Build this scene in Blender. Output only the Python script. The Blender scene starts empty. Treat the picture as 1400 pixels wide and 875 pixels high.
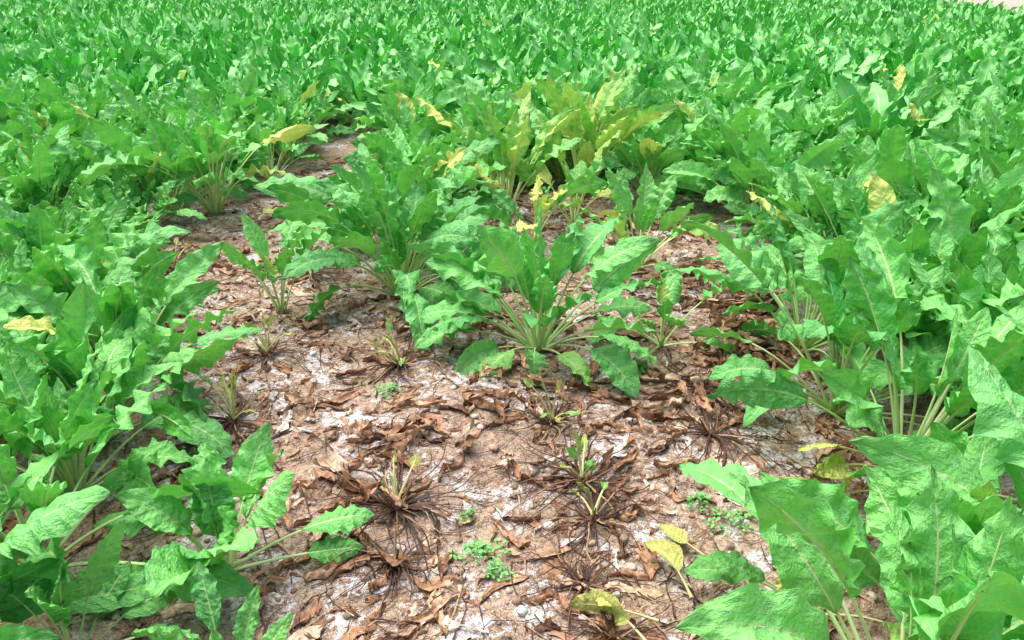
import bpy, math, random
import numpy as np
PI=math.pi
# ------------------------------------------------------------------ helpers
def hash2(ix,iy,seed):
    n=(ix.astype(np.int64)*374761393+iy.astype(np.int64)*668265263+seed*974711)&0xffffffff
    n=((n^(n>>13))*1274126177)&0xffffffff
    n=n^(n>>16)
    return (n&0xffffff)/float(0xffffff)
def vnoise(x,y,seed=0):
    x=np.asarray(x,float);y=np.asarray(y,float)
    ix=np.floor(x);iy=np.floor(y);fx=x-ix;fy=y-iy
    fx=fx*fx*(3-2*fx);fy=fy*fy*(3-2*fy)
    a=hash2(ix,iy,seed);b=hash2(ix+1,iy,seed);c=hash2(ix,iy+1,seed);d=hash2(ix+1,iy+1,seed)
    return (a*(1-fx)+b*fx)*(1-fy)+(c*(1-fx)+d*fx)*fy-0.5
def gh(x,y):
    x=np.asarray(x,float);y=np.asarray(y,float)
    r=np.sqrt(x*x+(y-2)**2)
    fade=np.clip(1.3-r/10,0,1)
    h=0.05*vnoise(x*1.3,y*1.3,1)+0.03*vnoise(x*4+3,y*4,2)
    h=h+fade*(0.018*vnoise(x*11,y*11+5,3)+0.012*vnoise(x*24,y*24,4)+0.007*vnoise(x*48,y*48,5))
    return h
class MB:
    def __init__(s): s.v=[];s.f=[];s.uv=[];s.c=[];s.m=[];s.n=0
    def grid(s,P,UV,C,mi=0):
        a,b,_=P.shape
        idx=np.arange(a*b).reshape(a,b)+s.n
        q=np.stack([idx[:-1,:-1],idx[:-1,1:],idx[1:,1:],idx[1:,:-1]],-1).reshape(-1,4)
        s.v.append(P.reshape(-1,3));s.uv.append(UV.reshape(-1,2))
        C=np.asarray(C,float)
        if C.ndim==1: C=np.tile(C,(a*b,1))
        s.c.append(C.reshape(-1,4));s.f.append(q);s.m.append(np.full(len(q),mi));s.n+=a*b
    def tube(s,P,R,C,mi=0,k=5,flat=1.0):
        P=np.asarray(P);n=len(P)
        T=np.gradient(P,axis=0);T/=np.linalg.norm(T,axis=1,keepdims=True)+1e-9
        up=np.array([0,0,1.0]);S=np.cross(T,up);l=np.linalg.norm(S,axis=1,keepdims=True)
        S=np.where(l>0.05,S/(l+1e-9),np.array([[1.0,0,0]]));N=np.cross(S,T)
        a=np.linspace(0,2*PI,k+1)
        G=P[:,None,:]+R[:,None,None]*(np.cos(a)[None,:,None]*S[:,None,:]+flat*np.sin(a)[None,:,None]*N[:,None,:])
        UV=np.stack(np.meshgrid(np.linspace(0,1,n),np.linspace(0,1,k+1),indexing='ij'),-1)[...,::-1]
        s.grid(G,UV,C,mi)
    def mesh(s,name,mats):
        me=bpy.data.meshes.new(name)
        V=np.concatenate(s.v);F=np.concatenate(s.f);U=np.concatenate(s.uv);C=np.concatenate(s.c);M=np.concatenate(s.m)
        me.vertices.add(len(V));me.vertices.foreach_set('co',V.ravel())
        me.loops.add(F.size);me.loops.foreach_set('vertex_index',F.ravel().astype(np.int32))
        me.polygons.add(len(F));me.polygons.foreach_set('loop_start',(np.arange(len(F))*4).astype(np.int32))
        me.polygons.foreach_set('loop_total',np.full(len(F),4,dtype=np.int32))
        me.polygons.foreach_set('material_index',M.astype(np.int32))
        me.polygons.foreach_set('use_smooth',np.ones(len(F),dtype=bool))
        uvl=me.uv_layers.new(name='UVMap');uvl.data.foreach_set('uv',U[F.ravel()].ravel())
        ca=me.color_attributes.new('Col','FLOAT_COLOR','POINT');ca.data.foreach_set('color',C.ravel())
        me.update(calc_edges=True);me.validate()
        for m in mats: me.materials.append(m)
        return me
    def obj(s,name,mats,loc=(0,0,0),link=True):
        o=bpy.data.objects.new(name,s.mesh(name+'_mesh',mats));o.location=loc
        if link: bpy.context.scene.collection.objects.link(o)
        return o
# ------------------------------------------------------------------ materials
class NT:
    def __init__(s,name):
        s.mat=bpy.data.materials.new(name);s.mat.use_nodes=True;s.t=s.mat.node_tree;s.t.nodes.clear()
        s.out=s.t.nodes.new('ShaderNodeOutputMaterial')
    def n(s,ty,**kw):
        x=s.t.nodes.new(ty)
        for k,v in kw.items(): setattr(x,k,v)
        return x
    def l(s,a,b): s.t.links.new(a,b)
    def set(s,sock,v):
        if isinstance(v,bpy.types.NodeSocket): s.l(v,sock)
        else: sock.default_value=v
    def math(s,op,a,b=0.0,clamp=False):
        x=s.n('ShaderNodeMath',operation=op);x.use_clamp=clamp;s.set(x.inputs[0],a);s.set(x.inputs[1],b);return x.outputs[0]
    def mix(s,f,a,b,bt='MIX'):
        x=s.n('ShaderNodeMix',data_type='RGBA',blend_type=bt);s.set(x.inputs[0],f)
        s.set(x.inputs[6],a if not isinstance(a,tuple) else (*a,1));s.set(x.inputs[7],b if not isinstance(b,tuple) else (*b,1));return x.outputs[2]
    def noise(s,vec,scale,detail=3,rough=.55,dim='3D'):
        x=s.n('ShaderNodeTexNoise',noise_dimensions=dim);s.l(vec,x.inputs['Vector']);x.inputs['Scale'].default_value=scale
        x.inputs['Detail'].default_value=detail;x.inputs['Roughness'].default_value=rough;return x.outputs['Fac']
    def rng(s,v,a,b,c=0.0,d=1.0):
        x=s.n('ShaderNodeMapRange');s.l(v,x.inputs[0]);x.inputs[1].default_value=a;x.inputs[2].default_value=b
        x.inputs[3].default_value=c;x.inputs[4].default_value=d;return x.outputs[0]
    def bump(s,h,st,dist,prev=None):
        x=s.n('ShaderNodeBump');x.inputs['Strength'].default_value=st;x.inputs['Distance'].default_value=dist
        s.l(h,x.inputs['Height'])
        if prev: s.l(prev,x.inputs['Normal'])
        return x.outputs[0]
def leaf_mat(name,petiole=False,simple=False):
    m=NT(name)
    at=m.n('ShaderNodeAttribute',attribute_name='Col');sp=m.n('ShaderNodeSeparateColor');m.l(at.outputs['Color'],sp.inputs[0])
    R,G,B=sp.outputs[0],sp.outputs[1],sp.outputs[2]
    bs=m.n('ShaderNodeBsdfPrincipled')
    if petiole:
        c=m.mix(G,(0.38,0.64,0.19),(0.70,0.82,0.44))
        c=m.mix(R,c,(0.76,0.70,0.30))
        c=m.mix(B,c,(0.20,0.09,0.045))
        m.l(c,bs.inputs['Base Color']);bs.inputs['Roughness'].default_value=.4
        m.l(bs.outputs[0],m.out.inputs[0]);return m.mat
    uv=m.n('ShaderNodeUVMap');sx=m.n('ShaderNodeSeparateXYZ');m.l(uv.outputs[0],sx.inputs[0])
    x=m.math('ABSOLUTE',m.math('SUBTRACT',m.math('MULTIPLY',sx.outputs[0],2),1));t=sx.outputs[1]
    cb=m.n('ShaderNodeCombineXYZ');m.l(m.math('MULTIPLY',sx.outputs[0],.5),cb.inputs[0]);m.l(t,cb.inputs[1]);m.l(m.math('MULTIPLY',G,37.),cb.inputs[2])
    v=cb.outputs[0]
    n1=m.noise(v,8,2,.6)
    lo,hi=((0.028,0.30,0.04),(0.20,0.78,0.11)) if simple else ((0.04,0.40,0.05),(0.25,0.86,0.13))
    c=m.mix(G,lo,hi)
    c=m.mix(m.rng(n1,.4,.7,0,.75),c,m.mix(G,(0.09,0.48,0.16),(0.28,0.79,0.24)) if simple else m.mix(G,(0.12,0.58,0.20),(0.34,0.86,0.30)))
    yl=m.mix(m.rng(n1,.35,.65),(0.97,0.93,0.30),(0.76,0.90,0.18))
    ym=m.math('ADD',m.math('MULTIPLY',R,1.6),m.math('SUBTRACT',m.math('MULTIPLY',n1,1.2),.95))
    ym=m.math('MULTIPLY',m.math('MULTIPLY',ym,1.6,True),m.math('GREATER_THAN',R,.02),True)
    c=m.mix(ym,c,yl)
    bm=m.math('MULTIPLY',m.math('ADD',B,m.math('SUBTRACT',n1,.5)),m.math('GREATER_THAN',B,.02),True)
    c=m.mix(bm,c,(0.42,0.26,0.13))
    p=m.math('SUBTRACT',m.math('MULTIPLY',t,9),m.math('MULTIPLY',x,1.5))
    tri=m.math('ABSOLUTE',m.math('SUBTRACT',m.math('FRACT',m.math('ADD',p,.5)),.5))
    mid=m.rng(m.math('DIVIDE',x,m.math('SUBTRACT',1.12,t)),.05,.13,1,0)
    vein=m.math('MULTIPLY',m.rng(tri,.02,.10,.8,0),m.rng(x,.2,.95,.5,0))
    keep=m.math('SUBTRACT',1,m.math('MULTIPLY',ym,.8))
    c=m.mix(m.math('MULTIPLY',vein,keep),c,(0.34,0.80,0.24))
    c=m.mix(m.math('MULTIPLY',mid,.85),c,(0.60,0.85,0.38))
    geo=m.n('ShaderNodeNewGeometry')
    c=m.mix(m.math('MULTIPLY',m.math('MULTIPLY',geo.outputs['Backfacing'],keep),.35),c,(0.36,0.76,0.30))
    m.l(c,bs.inputs['Base Color'])
    bs.inputs['Roughness'].default_value=.5
    bs.inputs['Specular IOR Level'].default_value=.36 if simple else .45
    if simple:
        m.l(bs.outputs[0],m.out.inputs[0]);return m.mat
    n2=m.noise(v,26,3,.65)
    c2=m.mix(m.math('MULTIPLY',m.rng(n2,.5,.72,0,.35),keep),c,(0.05,0.40,0.06));m.l(c2,bs.inputs['Base Color'])
    m.l(m.rng(n2,.3,.7,.36,.60),bs.inputs['Roughness'])
    hgt=m.math('ADD',m.math('MULTIPLY',m.math('SINE',m.math('MULTIPLY',tri,PI)),.7),m.math('MULTIPLY',n2,2.0))
    hgt=m.math('ADD',hgt,m.math('MULTIPLY',n1,1.5))
    b=m.bump(hgt,.75,.007);m.l(b,bs.inputs['Normal'])
    tr=m.n('ShaderNodeBsdfTranslucent');m.l(m.mix(.5,c,(0.35,0.88,0.10)),tr.inputs[0])
    ms=m.n('ShaderNodeMixShader');ms.inputs[0].default_value=.16;m.l(bs.outputs[0],ms.inputs[1]);m.l(tr.outputs[0],ms.inputs[2])
    m.l(ms.outputs[0],m.out.inputs[0]);return m.mat
def col_mat(name,rough=.8,bs_=.6,sc=60,dist=.004):
    m=NT(name);at=m.n('ShaderNodeAttribute',attribute_name='Col');g=m.n('ShaderNodeNewGeometry')
    n1=m.noise(g.outputs['Position'],sc,3,.65)
    f=m.rng(n1,.3,.7,.5,1.4)
    sc_=m.n('ShaderNodeVectorMath',operation='SCALE');m.l(at.outputs['Color'],sc_.inputs[0]);m.l(f,sc_.inputs['Scale'])
    bs=m.n('ShaderNodeBsdfPrincipled');m.l(sc_.outputs[0],bs.inputs['Base Color']);bs.inputs['Roughness'].default_value=rough
    bs.inputs['Specular IOR Level'].default_value=.3
    m.l(m.bump(n1,bs_,dist),bs.inputs['Normal']);m.l(bs.outputs[0],m.out.inputs[0]);return m.mat
def soil_mat():
    m=NT('soil');g=m.n('ShaderNodeNewGeometry');P=g.outputs['Position']
    a=m.noise(P,2.2,4,.6);b=m.noise(P,14,5,.68);c3=m.noise(P,70,3,.75);d=m.noise(P,5.5,5,.7)
    c=m.mix(m.rng(a,.35,.65),(0.38,0.25,0.165),(0.58,0.43,0.32))
    c=m.mix(m.rng(b,.46,.64),c,(0.25,0.14,0.09))
    c=m.mix(m.rng(c3,.44,.70,0,.8),c,(0.74,0.59,0.47))
    c=m.mix(m.rng(c3,.30,.45,.75,0),c,(0.13,0.075,0.05))
    w=m.noise(P,2.6,2,.5);w2=m.noise(P,10,6,.84)
    wm=m.math('MULTIPLY',m.rng(w,.42,.52),m.rng(w2,.505,.53),True)
    c=m.mix(m.math('MULTIPLY',wm,.95),c,m.mix(m.rng(c3,.38,.56),(0.62,0.54,0.52),(0.98,0.95,0.97)))
    al=m.math('MULTIPLY',m.rng(a,.52,.64),m.rng(d,.48,.62,0,.4),True)
    c=m.mix(al,c,(0.31,0.31,0.10))
    s=m.n('ShaderNodeSeparateXYZ');m.l(P,s.inputs[0])
    e=m.math('SUBTRACT',s.outputs[0],m.math('ADD',7.0,m.math('MULTIPLY',s.outputs[1],.26)))
    e=m.math('ADD',e,m.math('MULTIPLY',m.math('SUBTRACT',b,.5),.5))
    gr=m.mix(m.rng(d,.35,.65),(0.08,0.28,0.03),(0.16,0.38,0.05))
    path=m.mix(m.rng(b,.35,.65),(0.56,0.52,0.44),(0.42,0.39,0.32))
    c=m.mix(m.rng(e,.0,.2),c,path);c=m.mix(m.rng(e,9.0,9.3),c,gr)
    yb=m.math('ADD',s.outputs[1],m.math('MULTIPLY',d,.6));c=m.mix(m.rng(yb,60.,60.5),c,gr)
    c=m.mix(m.rng(s.outputs[0],-45.5,-45.,1,0),c,gr);c=m.mix(m.rng(s.outputs[1],-12.5,-12.,1,0),c,gr)
    bs=m.n('ShaderNodeBsdfPrincipled');m.l(c,bs.inputs['Base Color']);bs.inputs['Roughness'].default_value=.8
    bs.inputs['Specular IOR Level'].default_value=.3
    b1=m.bump(b,1.,.04);b2=m.bump(c3,1.,.014,b1);b3=m.bump(wm,.6,.006,b2)
    m.l(b3,bs.inputs['Normal']);m.l(bs.outputs[0],m.out.inputs[0]);return m.mat
LEAF=leaf_mat('beet_leaf');LEAFS=leaf_mat('beet_leaf_plain',simple=True);PET=leaf_mat('beet_petiole',True);SOIL=soil_mat()
LIT=col_mat('dead_leaf',.6,.9,90,.004);STONE=col_mat('stone',.75,.5,120,.003);STRAND=col_mat('dead_stalk',.55,.6,150,.003);WEED=col_mat('weed_leaf',.5,.3,120,.002)
# ------------------------------------------------------------------ beet leaf
def lerp(a,b,t): return a+(b-a)*t
def leaf(mb,rng,base,az,th0,bend,plen,blen,bw,Y,G,Bd,nu=22,nv=9,npet=7,k=5,rp=.006):
    L=plen+blen;s=np.linspace(0,L,48);q=s/L
    th=th0-bend*q**1.8
    a=az+rng.normal(0,.3)*q**2
    d=np.stack([np.cos(th)*np.cos(a),np.cos(th)*np.sin(a),np.sin(th)],-1)
    P=np.concatenate([[[0,0,0]],np.cumsum((d[1:]+d[:-1])*.5*(L/47),axis=0)])+np.array(base)
    zmin=.012+.02*rng.random()
    P[:,2]=np.where(P[:,2]<zmin,zmin+(P[:,2]-zmin)*.04,P[:,2])
    P[0,2]=base[2]
    def at(ss): return np.stack([np.interp(ss,s,P[:,i]) for i in range(3)],-1)
    ts=np.linspace(0,1,nu);C=at(plen+ts*blen)
    T=np.gradient(C,axis=0);T/=np.linalg.norm(T,axis=1,keepdims=True)+1e-9
    am=np.interp(plen+ts*blen,s,a)
    S0=np.stack([-np.sin(am),np.cos(am),0*am],-1);N0=np.cross(T,S0);N0/=np.linalg.norm(N0,axis=1,keepdims=True)+1e-9
    tw=rng.normal(0,.5)+rng.normal(0,1.)*ts
    S=S0*np.cos(tw)[:,None]+N0*np.sin(tw)[:,None];N=np.cross(T,S)
    f=np.sin(PI*np.clip(ts,0,1)**.80)**.82
    v=np.linspace(-1,1,nv)
    if nu>22: fr=rng.uniform(3.4,5.8)
    elif nu>12: fr=rng.uniform(2.2,3.4)
    else: fr=rng.uniform(1.6,2.4)
    ph=rng.uniform(0,6.28,2);A=rng.uniform(.010,.026)*blen/.25
    fold=rng.uniform(.15,.8)*(1-.7*ts)-.1*rng.random()
    av=np.abs(v);sgn=(v>0).astype(int);phv=ph[sgn]
    wob=.9*np.sin(ts*rng.uniform(4,9)+ph[1])[:,None]
    lob=1+.04*np.sin(2*PI*fr*ts[:,None]+phv[None,:]+1.3+wob)+.018*rng.normal(size=(nu,nv))
    w=(bw*f)[:,None]*lob
    curl=rng.uniform(-.7,.3)
    X=v[None,:]*w
    amp=.65+.5*np.sin(ts*rng.uniform(3,8)+ph[0])
    ruff=A*(f**.6*amp)[:,None]*(av**1.5)[None,:]*np.sin(2*PI*fr*ts[:,None]+phv[None,:]+wob)
    p=ts[:,None]*9-av[None,:]*1.5
    puff=(.005 if nu>22 else .001)*(blen/.25)*np.abs(np.sin(PI*p))*np.sin(PI*np.clip(av,0,1)**.8)[None,:]*rng.uniform(.4,1.4,size=(nu,nv))
    crk=.0022*rng.normal(size=(nu,nv))*(av>.05)[None,:]*f[:,None]
    Z=fold[:,None]*np.abs(X)+curl*X*X/bw+ruff+puff+crk
    X=X*np.cos(np.arctan(np.clip(fold,-1,1)))[:,None]
    G3=C[:,None,:]+S[:,None,:]*X[...,None]+N[:,None,:]*Z[...,None]
    G3[...,2]=np.where(G3[...,2]<.008,.008+(G3[...,2]-.008)*.06+.006*np.abs(np.sin(9*ts))[:,None],G3[...,2])
    UV=np.stack(np.broadcast_arrays(((v+1)/2)[None,:],ts[:,None]),-1)
    mb.grid(G3,UV,(Y,G,Bd,1),0)
    if npet:
        sp=np.concatenate([np.linspace(0,plen,npet),plen+blen*np.linspace(.12,.75,max(3,npet-2))])
        R=np.interp(sp,[0,plen*.2,plen,L],[rp*1.5,rp,rp*.6,rp*.15])
        Q=at(sp);Q[npet:,2]-=R[npet:]*.4
        mb.tube(Q,R,(Y*.8,G,Bd,1),1,k,.75)
def plant(mb,rng,n=22,size=1.,e_in=86,e_out=28,b_in=.35,b_out=1.5,yel=.04,tone=.5,nu=22,nv=9,npet=7,k=5,pl=.22,bl=.235,extra=(),base=(0,0,0),wf=.20,tone_sd=.28,yb=0.):
    a0=rng.uniform(0,6.28)
    for i in range(n):
        q=(i+.5)/n;az=a0+i*2.39996+rng.normal(0,.3)
        th=math.radians(lerp(e_in,e_out,q**1.1)+rng.normal(0,7));bd=lerp(b_in,b_out,q)*rng.uniform(.5,1.5)
        lf=size*(.68+.5*math.sin(PI*min(1,q*.62+.12)))*rng.uniform(.75,1.14)
        y=yb*rng.uniform(.5,1.2)
        if rng.random()<yel*(.4+1.6*q): y=rng.uniform(.35,1)
        G=float(np.clip(rng.normal(tone,tone_sd)+.25*(.5-q),0,1))
        r0=.022*size*q
        leaf(mb,rng,(base[0]+r0*math.cos(az),base[1]+r0*math.sin(az),base[2]+.01),az,th,bd,pl*lf*rng.uniform(.75,1.25),bl*lf,bl*lf*wf*rng.uniform(.8,1.25),y,G,0,nu,nv,npet,k,rp=.0058*size)
    for e in extra:
        leaf(mb,rng,(base[0],base[1],base[2]+.01),math.radians(e[0]),math.radians(e[1]),e[2],e[3],e[4],e[4]*.25,e[5],float(np.clip(rng.normal(tone,.12),0,1)),0,nu,nv,npet,k,rp=.0055)
# ------------------------------------------------------------------ individual plants round the failed patch
X=[
 (0.10,2.75,dict(n=26,size=1.2,e_in=86,e_out=42,b_out=1.2,tone=.5,seed=3,wf=.21,extra=((175,38,1.4,.28,.27,0),(190,30,1.2,.26,.25,0),(215,25,1.2,.2,.22,0),(235,30,1.6,.18,.2,.3),(262,34,1.9,.17,.2,0),(290,28,1.5,.22,.24,.35),(312,30,1.5,.3,.26,0),(340,30,1.3,.26,.25,0),(20,34,1.0,.25,.26,0),(150,40,1.2,.2,.26,0)))),
 (-0.50,3.31,dict(n=46,size=1.28,e_in=88,e_out=30,b_in=.4,b_out=1.6,tone=.28,seed=5,bl=.22,wf=.19)),
 (-0.57,3.85,dict(n=32,size=1.25,e_in=88,e_out=36,b_in=.4,b_out=1.4,tone=.45,seed=6)),
 (-0.60,4.25,dict(n=30,size=1.25,e_in=88,e_out=40,b_in=.4,b_out=1.4,tone=.5,seed=8)),
 (-1.0,3.14,dict(n=11,size=.84,e_in=86,e_out=54,b_out=.8,tone=.8,seed=7,yel=.06)),
 (-0.70,1.52,dict(n=13,size=.82,e_in=88,e_out=50,b_in=.2,b_out=.9,tone=.8,seed=9,yel=0,wf=.25,pl=.15,extra=((165,48,1.4,.15,.22,0),(20,26,.8,.2,.19,0),(205,20,1.0,.12,.18,0),(5,14,.5,.2,.14,0)))),
 (0.61,3.65,dict(n=15,size=1.05,e_in=86,e_out=48,b_out=1.1,tone=.8,yel=.15,seed=11,yb=.18,extra=((20,42,1.3,.28,.28,.45),(300,35,1.6,.15,.18,0)))),
 (0.59,2.81,dict(n=11,size=.78,e_in=65,e_out=18,b_out=1.2,tone=.55,seed=13,yel=.1)),
 (-0.04,4.52,dict(n=24,size=1.4,e_in=89,e_out=60,b_out=.8,tone=.95,yel=.2,yb=.38,seed=15,wf=.16)),
 (0.45,5.01,dict(n=28,size=1.45,e_in=89,e_out=57,b_out=.8,tone=1.,yel=.2,yb=.5,seed=17,wf=.17)),
 (-1.81,4.67,dict(n=30,size=1.35,e_in=87,e_out=42,b_out=1.2,tone=.7,yel=.12,seed=20,yb=.12,pl=.26)),
 (1.13,1.92,dict(n=30,size=1.1,e_in=86,e_out=25,b_out=1.2,tone=.5,yel=.05,seed=21,pl=.30,lean=.28,extra=((190,18,.6,.26,.16,1.),(200,10,.4,.24,.14,1.),(215,14,.5,.22,.12,.9)))),
 (1.08,2.30,dict(n=28,size=1.1,e_in=82,e_out=25,b_out=1.3,tone=.4,seed=23,pl=.30,lean=.25,extra=((180,30,1.4,.28,.22,0),(195,20,.9,.22,.2,0)))),
 (1.12,2.75,dict(n=32,size=1.1,e_in=86,e_out=28,b_out=1.4,tone=.35,seed=24,lean=.2,pl=.25)),
 (0.70,1.40,dict(n=9,size=.6,e_in=84,e_out=30,b_out=1.0,tone=.7,yel=.1,seed=25,wf=.27,extra=((165,30,1.1,.14,.18,0),(195,12,.5,.15,.16,1.),(215,16,.9,.1,.15,.9)))),
 (0.92,1.27,dict(n=18,size=.92,e_in=88,e_out=48,b_out=.9,tone=.75,seed=27,wf=.23)),
 (1.20,1.45,dict(n=18,size=.92,e_in=86,e_out=42,b_out=1.0,tone=.7,seed=28,wf=.23)),
 (-1.16,1.52,dict(n=20,size=1.05,e_in=82,e_out=28,b_out=1.1,tone=.7,seed=29,yel=.04,pl=.26)),
 (-0.93,1.24,dict(n=12,size=.62,e_in=86,e_out=40,b_out=1.0,tone=.85,seed=31,wf=.25)),
 (-0.55,1.12,dict(n=8,size=.55,e_in=86,e_out=50,b_out=.8,tone=.8,seed=33)),
 (-1.22,1.82,dict(n=28,size=1.0,e_in=86,e_out=32,b_out=1.2,tone=.65,seed=35)),
 (-1.28,2.12,dict(n=28,size=1.0,e_in=86,e_out=32,b_out=1.2,tone=.7,seed=37)),
 (-1.36,2.42,dict(n=28,size=1.0,e_in=86,e_out=32,b_out=1.2,tone=.6,seed=38)),
 (-1.60,2.75,dict(n=28,size=1.05,e_in=86,e_out=32,b_out=1.2,tone=.6,seed=40)),
 (-0.93,4.1,dict(n=7,size=.5,e_in=75,e_out=20,b_out=1.3,tone=.7,seed=39,yel=.3)),
 (0.1,3.9,dict(n=14,size=.9,e_in=84,e_out=30,b_out=1.3,tone=.55,seed=41,yel=.3)),
 (0.35,4.35,dict(n=13,size=.9,e_in=84,e_out=30,b_out=1.3,tone=.75,seed=43,yel=.5,yb=.3)),
]
for (x,y,d) in X:
    d=dict(d);rng=np.random.default_rng(d.pop('seed'));ln=d.pop('lean',0);mb=MB()
    plant(mb,rng,nu=36,nv=11,npet=9,k=6,**d)
    o=mb.obj('sugar_beet_plant',[LEAF,PET],(x,y,float(gh(x,y))-.005));o.rotation_euler=(0,ln,0)
# ------------------------------------------------------------------ field instances
src=bpy.data.collections.new('sugar_beet_variants')
def variant(nm,seed,mat,**kw):
    mb=MB();plant(mb,np.random.default_rng(seed),**kw)
    o=mb.obj(nm,[mat,PET],link=False);src.objects.link(o)
for i in range(10):
    variant('a_beet_%02d'%i,100+i,LEAF,n=31+i%4,size=1.10,e_in=87,e_out=42,b_out=1.15,yel=.015,tone=.40+.06*(i%6),nu=28,nv=9,npet=6,k=5,bl=.22)
for i in range(7):
    variant('b_beet_%02d'%i,200+i,LEAFS,n=28,size=1.10,e_in=88,e_out=46,b_out=1.05,yel=.015,tone=.46+.06*(i%5),nu=15,nv=5,npet=4,k=3,wf=.19,bl=.195,pl=.23)
for i in range(6):
    variant('c_beet_%02d'%i,300+i,LEAFS,n=21,size=1.10,e_in=88,e_out=50,b_out=.95,yel=.012,tone=.50+.08*(i%5),nu=9,nv=5,npet=0,wf=.19,tone_sd=.32,bl=.175,pl=.24)
poly=[(-0.95,.2),(-1.0,1.32),(-1.2,1.75),(-1.2,2.45),(-1.65,2.7),(-1.85,3.65),(-2.1,4.4),(-1.84,4.9),(-1.58,5.6),(-1.62,7.0),(-1.25,7.0),(-.85,4.8),(-.43,4.55),(0,5.3),(.63,5.4),(1.08,4.5),(1.2,3.86),(1.1,2.95),(1.15,2.3),(1.18,1.93),(.95,1.58),(.75,1.3),(.7,.2)]
def inside(x,y,P=poly):
    c=False;j=len(P)-1
    for i in range(len(P)):
        xi,yi=P[i];xj,yj=P[j]
        if (yi>y)!=(yj>y) and x<(xj-xi)*(y-yi)/(yj-yi)+xi: c=not c
        j=i
    return c
rg=random.Random(4);pts=[];rot=[];scl=[];vid=[]
for k in range(-90,70):
    y=-4.0
    while y<44:
        y+=rg.uniform(.17,.25) if y<14 else rg.uniform(.2,.29)
        x=.18+.5*k-.1*(y-2)+rg.gauss(0,.025)
        if abs(x)>.8*abs(y)+5 or x<-40: continue
        if x>6.75+.26*y: continue
        if y<.9 and abs(x)<1.3: continue
        if inside(x,y): continue
        if any((x-a)**2+(y-b)**2<.045 for a,b,_ in X): continue
        if rg.random()<.03: continue
        r=math.hypot(x,y)+rg.gauss(0,.9)
        v=rg.randrange(10) if r<7 else (10+rg.randrange(7) if r<13.5 else 17+rg.randrange(6))
        s=rg.gauss(.99,.14)+.22*float(vnoise(x*.45,y*.45,21));s=max(.65,min(1.3,s))
        pts.append((x,y,float(gh(x,y))-.01));rot.append((rg.gauss(0,.1),rg.gauss(0,.1),rg.uniform(0,6.28)));scl.append(s);vid.append(v)
me=bpy.data.meshes.new('field_points');me.from_pydata(pts,[],[])
a=me.attributes.new('rot','FLOAT_VECTOR','POINT');a.data.foreach_set('vector',np.array(rot).ravel())
a=me.attributes.new('scl','FLOAT','POINT');a.data.foreach_set('value',scl)
a=me.attributes.new('vid','INT','POINT');a.data.foreach_set('value',vid)
fo=bpy.data.objects.new('sugar_beet_field',me);bpy.context.scene.collection.objects.link(fo)
gt=bpy.data.node_groups.new('scatter','GeometryNodeTree')
gt.interface.new_socket('Geometry',in_out='INPUT',socket_type='NodeSocketGeometry');gt.interface.new_socket('Geometry',in_out='OUTPUT',socket_type='NodeSocketGeometry')
gi=gt.nodes.new('NodeGroupInput');go=gt.nodes.new('NodeGroupOutput');ip=gt.nodes.new('GeometryNodeInstanceOnPoints');ci=gt.nodes.new('GeometryNodeCollectionInfo')
ci.inputs['Collection'].default_value=src;ci.inputs['Separate Children'].default_value=True;ci.inputs['Reset Children'].default_value=True
def na(nm,ty):
    n=gt.nodes.new('GeometryNodeInputNamedAttribute');n.data_type=ty;n.inputs['Name'].default_value=nm
    return [o for o in n.outputs if o.enabled and o.name=='Attribute'][0]
L=gt.links
L.new(gi.outputs[0],ip.inputs['Points']);L.new(ci.outputs[0],ip.inputs['Instance']);ip.inputs['Pick Instance'].default_value=True
L.new(na('vid','INT'),ip.inputs['Instance Index']);L.new(na('scl','FLOAT'),ip.inputs['Scale'])
er=gt.nodes.new('FunctionNodeEulerToRotation');L.new(na('rot','FLOAT_VECTOR'),er.inputs[0]);L.new(er.outputs[0],ip.inputs['Rotation'])
L.new(ip.outputs[0],go.inputs[0])
md=fo.modifiers.new('scatter','NODES');md.node_group=gt
# ------------------------------------------------------------------ ground
def axis(lo,hi,step,far):
    c=list(np.arange(lo,hi+1e-6,step));s=step;p=c[-1]
    up=[]
    while p<far: s*=1.22;p+=s;up.append(p)
    s=step;p=c[0];dn=[]
    while p>-far: s*=1.22;p-=s;dn.append(p)
    return np.array(dn[::-1]+c+up)
xs=axis(-2.3,2.0,.013,600);ys=axis(.9,5.5,.015,600)
GX,GY=np.meshgrid(xs,ys)
mb=MB();Pg=np.stack([GX,GY,gh(GX,GY)],-1);mb.grid(Pg,np.stack([GX,GY],-1),(0,0,0,1));mb.obj('ground',[SOIL])
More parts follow.
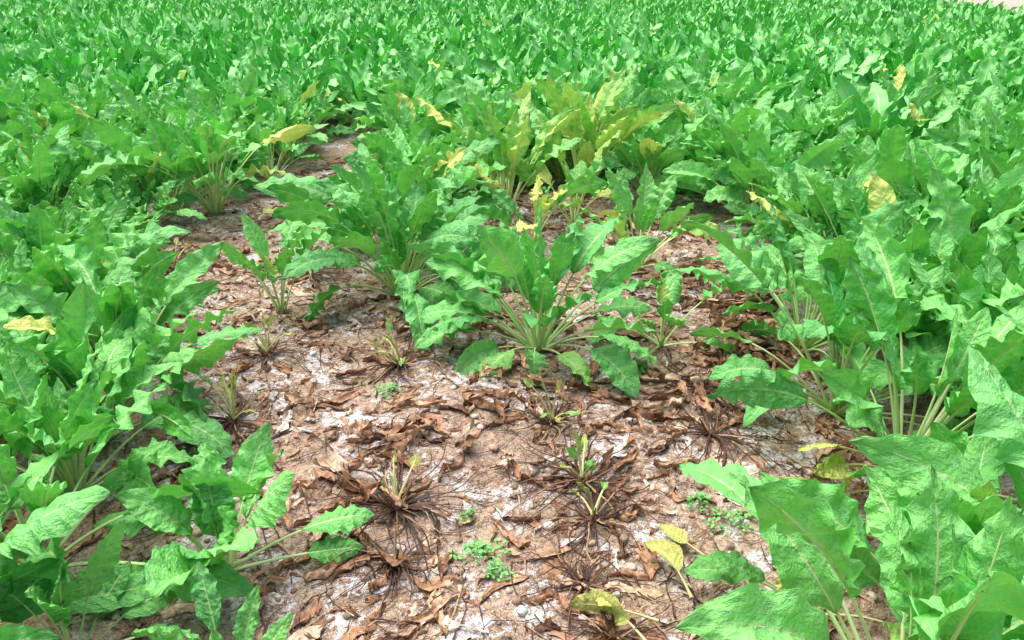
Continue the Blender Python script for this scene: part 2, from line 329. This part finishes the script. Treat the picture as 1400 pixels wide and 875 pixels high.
# ------------------------------------------------------------------ litter
rn=np.random.default_rng(77)
def randpt():
    while True:
        x=rn.uniform(-2.2,1.5);y=.9+rn.random()**1.3*5.2
        if inside(x,y): return x,y
def scrap(mb,x,y,L_,W_,col,az,lift=.012,nu=9,nv=6,wr=.012):
    ts=np.linspace(0,1,nu);v=np.linspace(-1,1,nv)
    f=np.sin(PI*(.04+.92*ts)**rn.uniform(.6,1.3))**rn.uniform(.6,1.1)
    jag=1+.25*rn.normal(size=(nu,nv))
    bendl=rn.normal(0,.4)*L_*ts**2+rn.normal(0,.08)*L_*np.sin(ts*6)
    U=ts[:,None]*L_-L_/2+rn.normal(0,.03*L_,(nu,nv));Vv=v[None,:]*f[:,None]*W_*jag+bendl[:,None]
    Z=rn.normal(0,wr*.3,(nu,nv))+wr*np.sin(v[None,:]*rn.uniform(2,6)+ts[:,None]*rn.uniform(2,7)+rn.uniform(0,6))+rn.uniform(-.3,.9)*np.abs(v)[None,:]**2*W_*.6
    xx=x+U*math.cos(az)-Vv*math.sin(az);yy=y+U*math.sin(az)+Vv*math.cos(az)
    zz=gh(xx,yy)+np.maximum(Z+lift,.002)
    G3=np.stack([xx,yy,zz],-1)
    C=np.ones((nu,nv,4));C[...,:3]=np.array(col)*(1+.22*rn.normal(size=(nu,nv,1))).clip(.4,1.6)
    mb.grid(G3,np.stack(np.broadcast_arrays(v[None,:],ts[:,None]),-1),C)
mb=MB()
pal=[(.40,.22,.125),(.25,.13,.07),(.56,.36,.23),(.72,.54,.39),(.14,.065,.04),(.76,.65,.58),(.84,.78,.77),(.46,.26,.155)]
pw=np.array([.2,.17,.18,.15,.11,.09,.04,.10]);pw/=pw.sum()
for i in range(3300):
    x,y=randpt()
    if vnoise(x*2.6,y*2.6,9)<-.06 and rn.random()<.7: continue
    c=pal[rn.choice(8,p=pw)]
    big=rn.random()>.82 and c!=pal[6]
    L_=rn.uniform(.07,.16) if big else rn.uniform(.015,.07)
    scrap(mb,x,y,L_,L_*rn.uniform(.05,.18),c,rn.uniform(0,6.28),lift=rn.uniform(.001,.008),wr=rn.uniform(.001,.008))
for (hx,hy,nn,sp) in [(.95,2.75,80,.13),(1.0,3.1,60,.12),(-.5,1.62,14,.1),(.95,1.75,16,.1),(.62,2.3,24,.14),(-.45,3.15,25,.2),(.1,2.6,30,.18),(-1.66,3.72,20,.14),(.7,4.3,35,.2),(-1.3,1.5,14,.12),(.85,3.6,40,.14),(-.4,2.0,18,.12),(.0,2.25,18,.15)]:
    for i in range(nn):
        scrap(mb,hx+rn.normal(0,sp),hy+rn.normal(0,sp),rn.uniform(.05,.15),rn.uniform(.006,.018),pal[rn.choice([0,1,2,3,7])],rn.uniform(0,6.28),lift=rn.uniform(.004,.05),wr=rn.uniform(.004,.016))
mb.obj('dead_leaf_litter',[LIT])
mb=MB()
def strand(mb,x,y,az,Ln,r,col,z0=.005,th0=.0,n=9):
    s=np.linspace(0,1,n);a=az+rn.normal(0,.7)*s+rn.normal(0,.35)*np.sin(s*rn.uniform(3,8))
    xx=x+np.concatenate([[0],np.cumsum(np.cos(a[1:])*Ln/(n-1))]);yy=y+np.concatenate([[0],np.cumsum(np.sin(a[1:])*Ln/(n-1))])
    zz=gh(xx,yy)+z0+Ln*th0*np.sin(np.minimum(s*PI,PI))*.35+.004*rn.random(n)
    mb.tube(np.stack([xx,yy,zz],-1),r*np.linspace(1,.35,n)*(1+.15*rn.normal(size=n)).clip(.5,1.5),(*col,1),0,4,.7)
sc=[(.09,.04,.025),(.17,.08,.04),(.28,.16,.09),(.05,.025,.018),(.45,.31,.18)]
for i in range(2000):
    x,y=randpt();strand(mb,x,y,rn.uniform(0,6.28),rn.uniform(.05,.28),rn.uniform(.001,.0030),sc[rn.choice([0,1,2,3,3,0,4])])
mb.obj('dry_stalk_litter',[STRAND])
dead=[(-.32,1.79,1.2,3),(.20,1.89,1.1,3),(.22,1.74,.9,1),(-.91,2.23,.9,5),(-.93,2.69,1.,5),(-.42,2.62,1.,6),(-1.68,3.70,1.4,2),(.18,1.5,.7,0),(.23,1.33,.8,0),(.63,2.12,1.1,0),(.13,2.2,.8,4),(-.3,1.58,.8,0),(.68,4.4,1.2,0),(.66,2.45,.9,0),(-.36,2.1,.6,0),(.9,3.3,1.,0),(-.95,3.5,.8,2)]
for (x,y,s,green) in dead:
    mb=MB();z=float(gh(x,y))
    u=np.linspace(0,2*PI,13);w=np.linspace(0,PI/2,7)
    rr=.020*s*(1+.25*rn.normal(size=(7,13)).clip(-1,1));rr[:,-1]=rr[:,0]
    G3=np.stack([np.cos(u)[None,:]*np.cos(w)[:,None]*rr,np.sin(u)[None,:]*np.cos(w)[:,None]*rr,np.sin(w)[:,None]*rr*1.0+0*u[None,:]-.004],-1)+np.array([x,y,z])
    mb.grid(G3,np.zeros((7,13,2)),(.10,.05,.03,1),0)
    for i in range(int(46*s)):
        az=rn.uniform(0,6.28);strand(mb,x+.014*math.cos(az),y+.014*math.sin(az),az,rn.uniform(.06,.28)*s,rn.uniform(.0018,.0042),sc[rn.integers(5) if rn.random()<.35 else rn.choice([0,3])],z0=.008,th0=rn.uniform(0,.4))
    for i in range(int(7*s)):
        az=rn.uniform(0,6.28);d=rn.uniform(.05,.2)*s
        scrap(mb,x+d*math.cos(az),y+d*math.sin(az),rn.uniform(.05,.13),rn.uniform(.006,.014),pal[rn.choice([0,1,4,7])],az,lift=.008,wr=.008)
    for i in range(int(5*s)):
        az=rn.uniform(0,6.28);h=rn.uniform(.03,.08);t=np.linspace(0,1,5)
        Q=np.stack([x+np.cos(az)*(.01+.04*t),y+np.sin(az)*(.01+.04*t),z+h*t],-1)
        mb.tube(Q,np.linspace(.005,.002,5),(*sc[rn.choice([1,2,4])],1),0,5)
    o=mb.obj('dead_beet_plant',[STRAND])
    if green:
        g2=MB()
        for i in range(green+2):
            az=rn.uniform(0,6.28)
            leaf(g2,rn,(0,0,.012),az,math.radians(rn.uniform(45,88)),rn.uniform(.3,1.6),rn.uniform(.05,.13),rn.uniform(.035,.08),rn.uniform(.008,.016),rn.uniform(.2,.9),.8,rn.choice([0,0,.4]),12,7,6,5,rp=.0042)
        c=g2.obj('regrowth',[LEAF,PET],(x,y,z));c.parent=o
def flat_leaf(x,y,az,bl,Y,Bd,seed):
    r=np.random.default_rng(seed);m_=MB()
    leaf(m_,r,(0,0,.03),math.radians(az),.1,.3,.08,bl,bl*.24,Y,.8,Bd,22,9,6,5,rp=.004)
    m_.obj('yellowed_beet_leaf',[LEAF,PET],(x,y,float(gh(x,y))+.004))
for q in [(.93,1.77,170,.17,1,.0,1),(1.0,1.80,195,.15,1,0,2),(.86,1.68,120,.12,1,.2,13),(.42,1.42,100,.14,1,.35,3),(.40,1.27,200,.14,1,.1,4),(.5,1.55,130,.11,.95,.3,5),(.33,1.35,160,.13,1,.3,6),(.30,1.25,120,.12,1,.1,14),(-.62,3.9,20,.16,.9,0,7),(.25,3.7,80,.14,1,0,8),(-.95,4.3,0,.18,.7,.1,10),(.3,4.6,60,.2,1,0,11),(-1.3,4.9,30,.18,1,0,12),(-1.5,4.5,80,.16,.9,0,15),(.5,4.1,140,.15,1,0,16)]:
    flat_leaf(*q)
def stones(name,lst):
    mb=MB()
    for (x,y,r,c) in lst:
        nu,nv=7,9;th=np.linspace(0,PI,nu);ph=np.linspace(0,2*PI,nv)
        rr=1+.16*rn.normal(size=(nu,nv)).clip(-1.5,1.5);rr[:,-1]=rr[:,0];rr[0]=rr[0,0];rr[-1]=rr[-1,0]
        sx,sy,sz=r*rn.uniform(.8,1.3),r*rn.uniform(.8,1.2),r*rn.uniform(.5,.8)
        a=rn.uniform(0,3.14)
        px=sx*np.sin(th)[:,None]*np.cos(ph)[None,:]*rr;py=sy*np.sin(th)[:,None]*np.sin(ph)[None,:]*rr;pz=sz*np.cos(th)[:,None]*rr
        G3=np.stack([x+px*math.cos(a)-py*math.sin(a),y+px*math.sin(a)+py*math.cos(a),gh(x,y)+pz+sz*.35],-1)
        mb.grid(G3,np.zeros((nu,nv,2)),(*c,1))
    mb.obj(name,[STONE])
cs=[(.56,.47,.41),(.66,.61,.58),(.44,.33,.26),(.58,.50,.42),(.76,.73,.72)]
l=[]
for i in range(1500):
    x,y=randpt();l.append((x,y,.003+.010*rn.random()**3,cs[rn.integers(5)]))
stones('pebbles',l)
l=[]
for i in range(2600):
    x,y=randpt();b=rn.uniform(.6,1.3);l.append((x,y,.003+.011*rn.random()**2.5,(.46*b,.33*b,.24*b)))
stones('soil_clods',l)
stones('stone',[(-.60,1.40,.028,(.70,.50,.46))])
stones('stone',[(.10,1.72,.02,(.65,.58,.54))])
for (x,y,s) in [(-.08,1.60,.08),(-.03,1.52,.04),(.59,1.72,.08),(.52,1.80,.04),(-1.5,3.2,.12),(-.43,2.40,.05),(-1.05,2.3,.04),(-.12,1.75,.025)]:
    mb=MB()
    for i in range(int(1600*s)):
        r=s*rn.random()**.6*(.7+.4*rn.random());a=rn.uniform(0,6.28);px,py=x+r*math.cos(a),y+r*math.sin(a)*.8;pz=float(gh(px,py))+rn.uniform(.006,.035)*max(.2,1.2-r/s)+.004
        Ln=rn.uniform(.006,.015);az=rn.uniform(0,6.28);t=np.linspace(0,1,4);v=np.linspace(-1,1,3);f=np.sin(PI*(.08+.86*t)**.8)*Ln*.36
        U=t[:,None]*Ln+0*v[None,:];V_=v[None,:]*f[:,None];ti=rn.uniform(-.2,.7)
        G3=np.stack([px+U*math.cos(az)-V_*math.sin(az),py+U*math.sin(az)+V_*math.cos(az),pz+U*ti+np.abs(V_)*.4],-1)
        b=rn.uniform(.6,1.3);mb.grid(G3,np.zeros((4,3,2)),(.18*b,.50*b,.13*b,1))
    mb.obj('weed_clump',[WEED])
# ------------------------------------------------------------------ light, sky, camera
w=bpy.data.worlds.new('World');bpy.context.scene.world=w;w.use_nodes=True
nt=w.node_tree;bg=nt.nodes['Background'];sky=nt.nodes.new('ShaderNodeTexSky');sky.sky_type='NISHITA';sky.sun_disc=False
el,ro=math.radians(68),math.radians(-50)
sky.sun_elevation=el;sky.sun_rotation=ro;sky.air_density=1.0;sky.dust_density=5.0;sky.ozone_density=.4
nt.links.new(sky.outputs[0],bg.inputs[0]);bg.inputs[1].default_value=.15
sd=bpy.data.lights.new('sun','SUN');sd.energy=5.0;sd.angle=math.radians(60);sd.color=(1,.95,.89)
so=bpy.data.objects.new('sun',sd);bpy.context.scene.collection.objects.link(so)
from mathutils import Vector
dirv=Vector((math.sin(ro)*math.cos(el),math.cos(ro)*math.cos(el),math.sin(el)))
so.rotation_euler=dirv.to_track_quat('Z','Y').to_euler()
cd=bpy.data.cameras.new('camera');cam=bpy.data.objects.new('camera',cd);bpy.context.scene.collection.objects.link(cam)
cam.location=(0,0,1.35);cam.rotation_euler=(math.radians(66.1),0,0);cd.sensor_width=36;cd.lens=27.72;cd.clip_start=.05;cd.clip_end=2000
sc_=bpy.context.scene;sc_.camera=cam
sc_.view_settings.view_transform='Standard';sc_.view_settings.look='None';sc_.view_settings.exposure=0
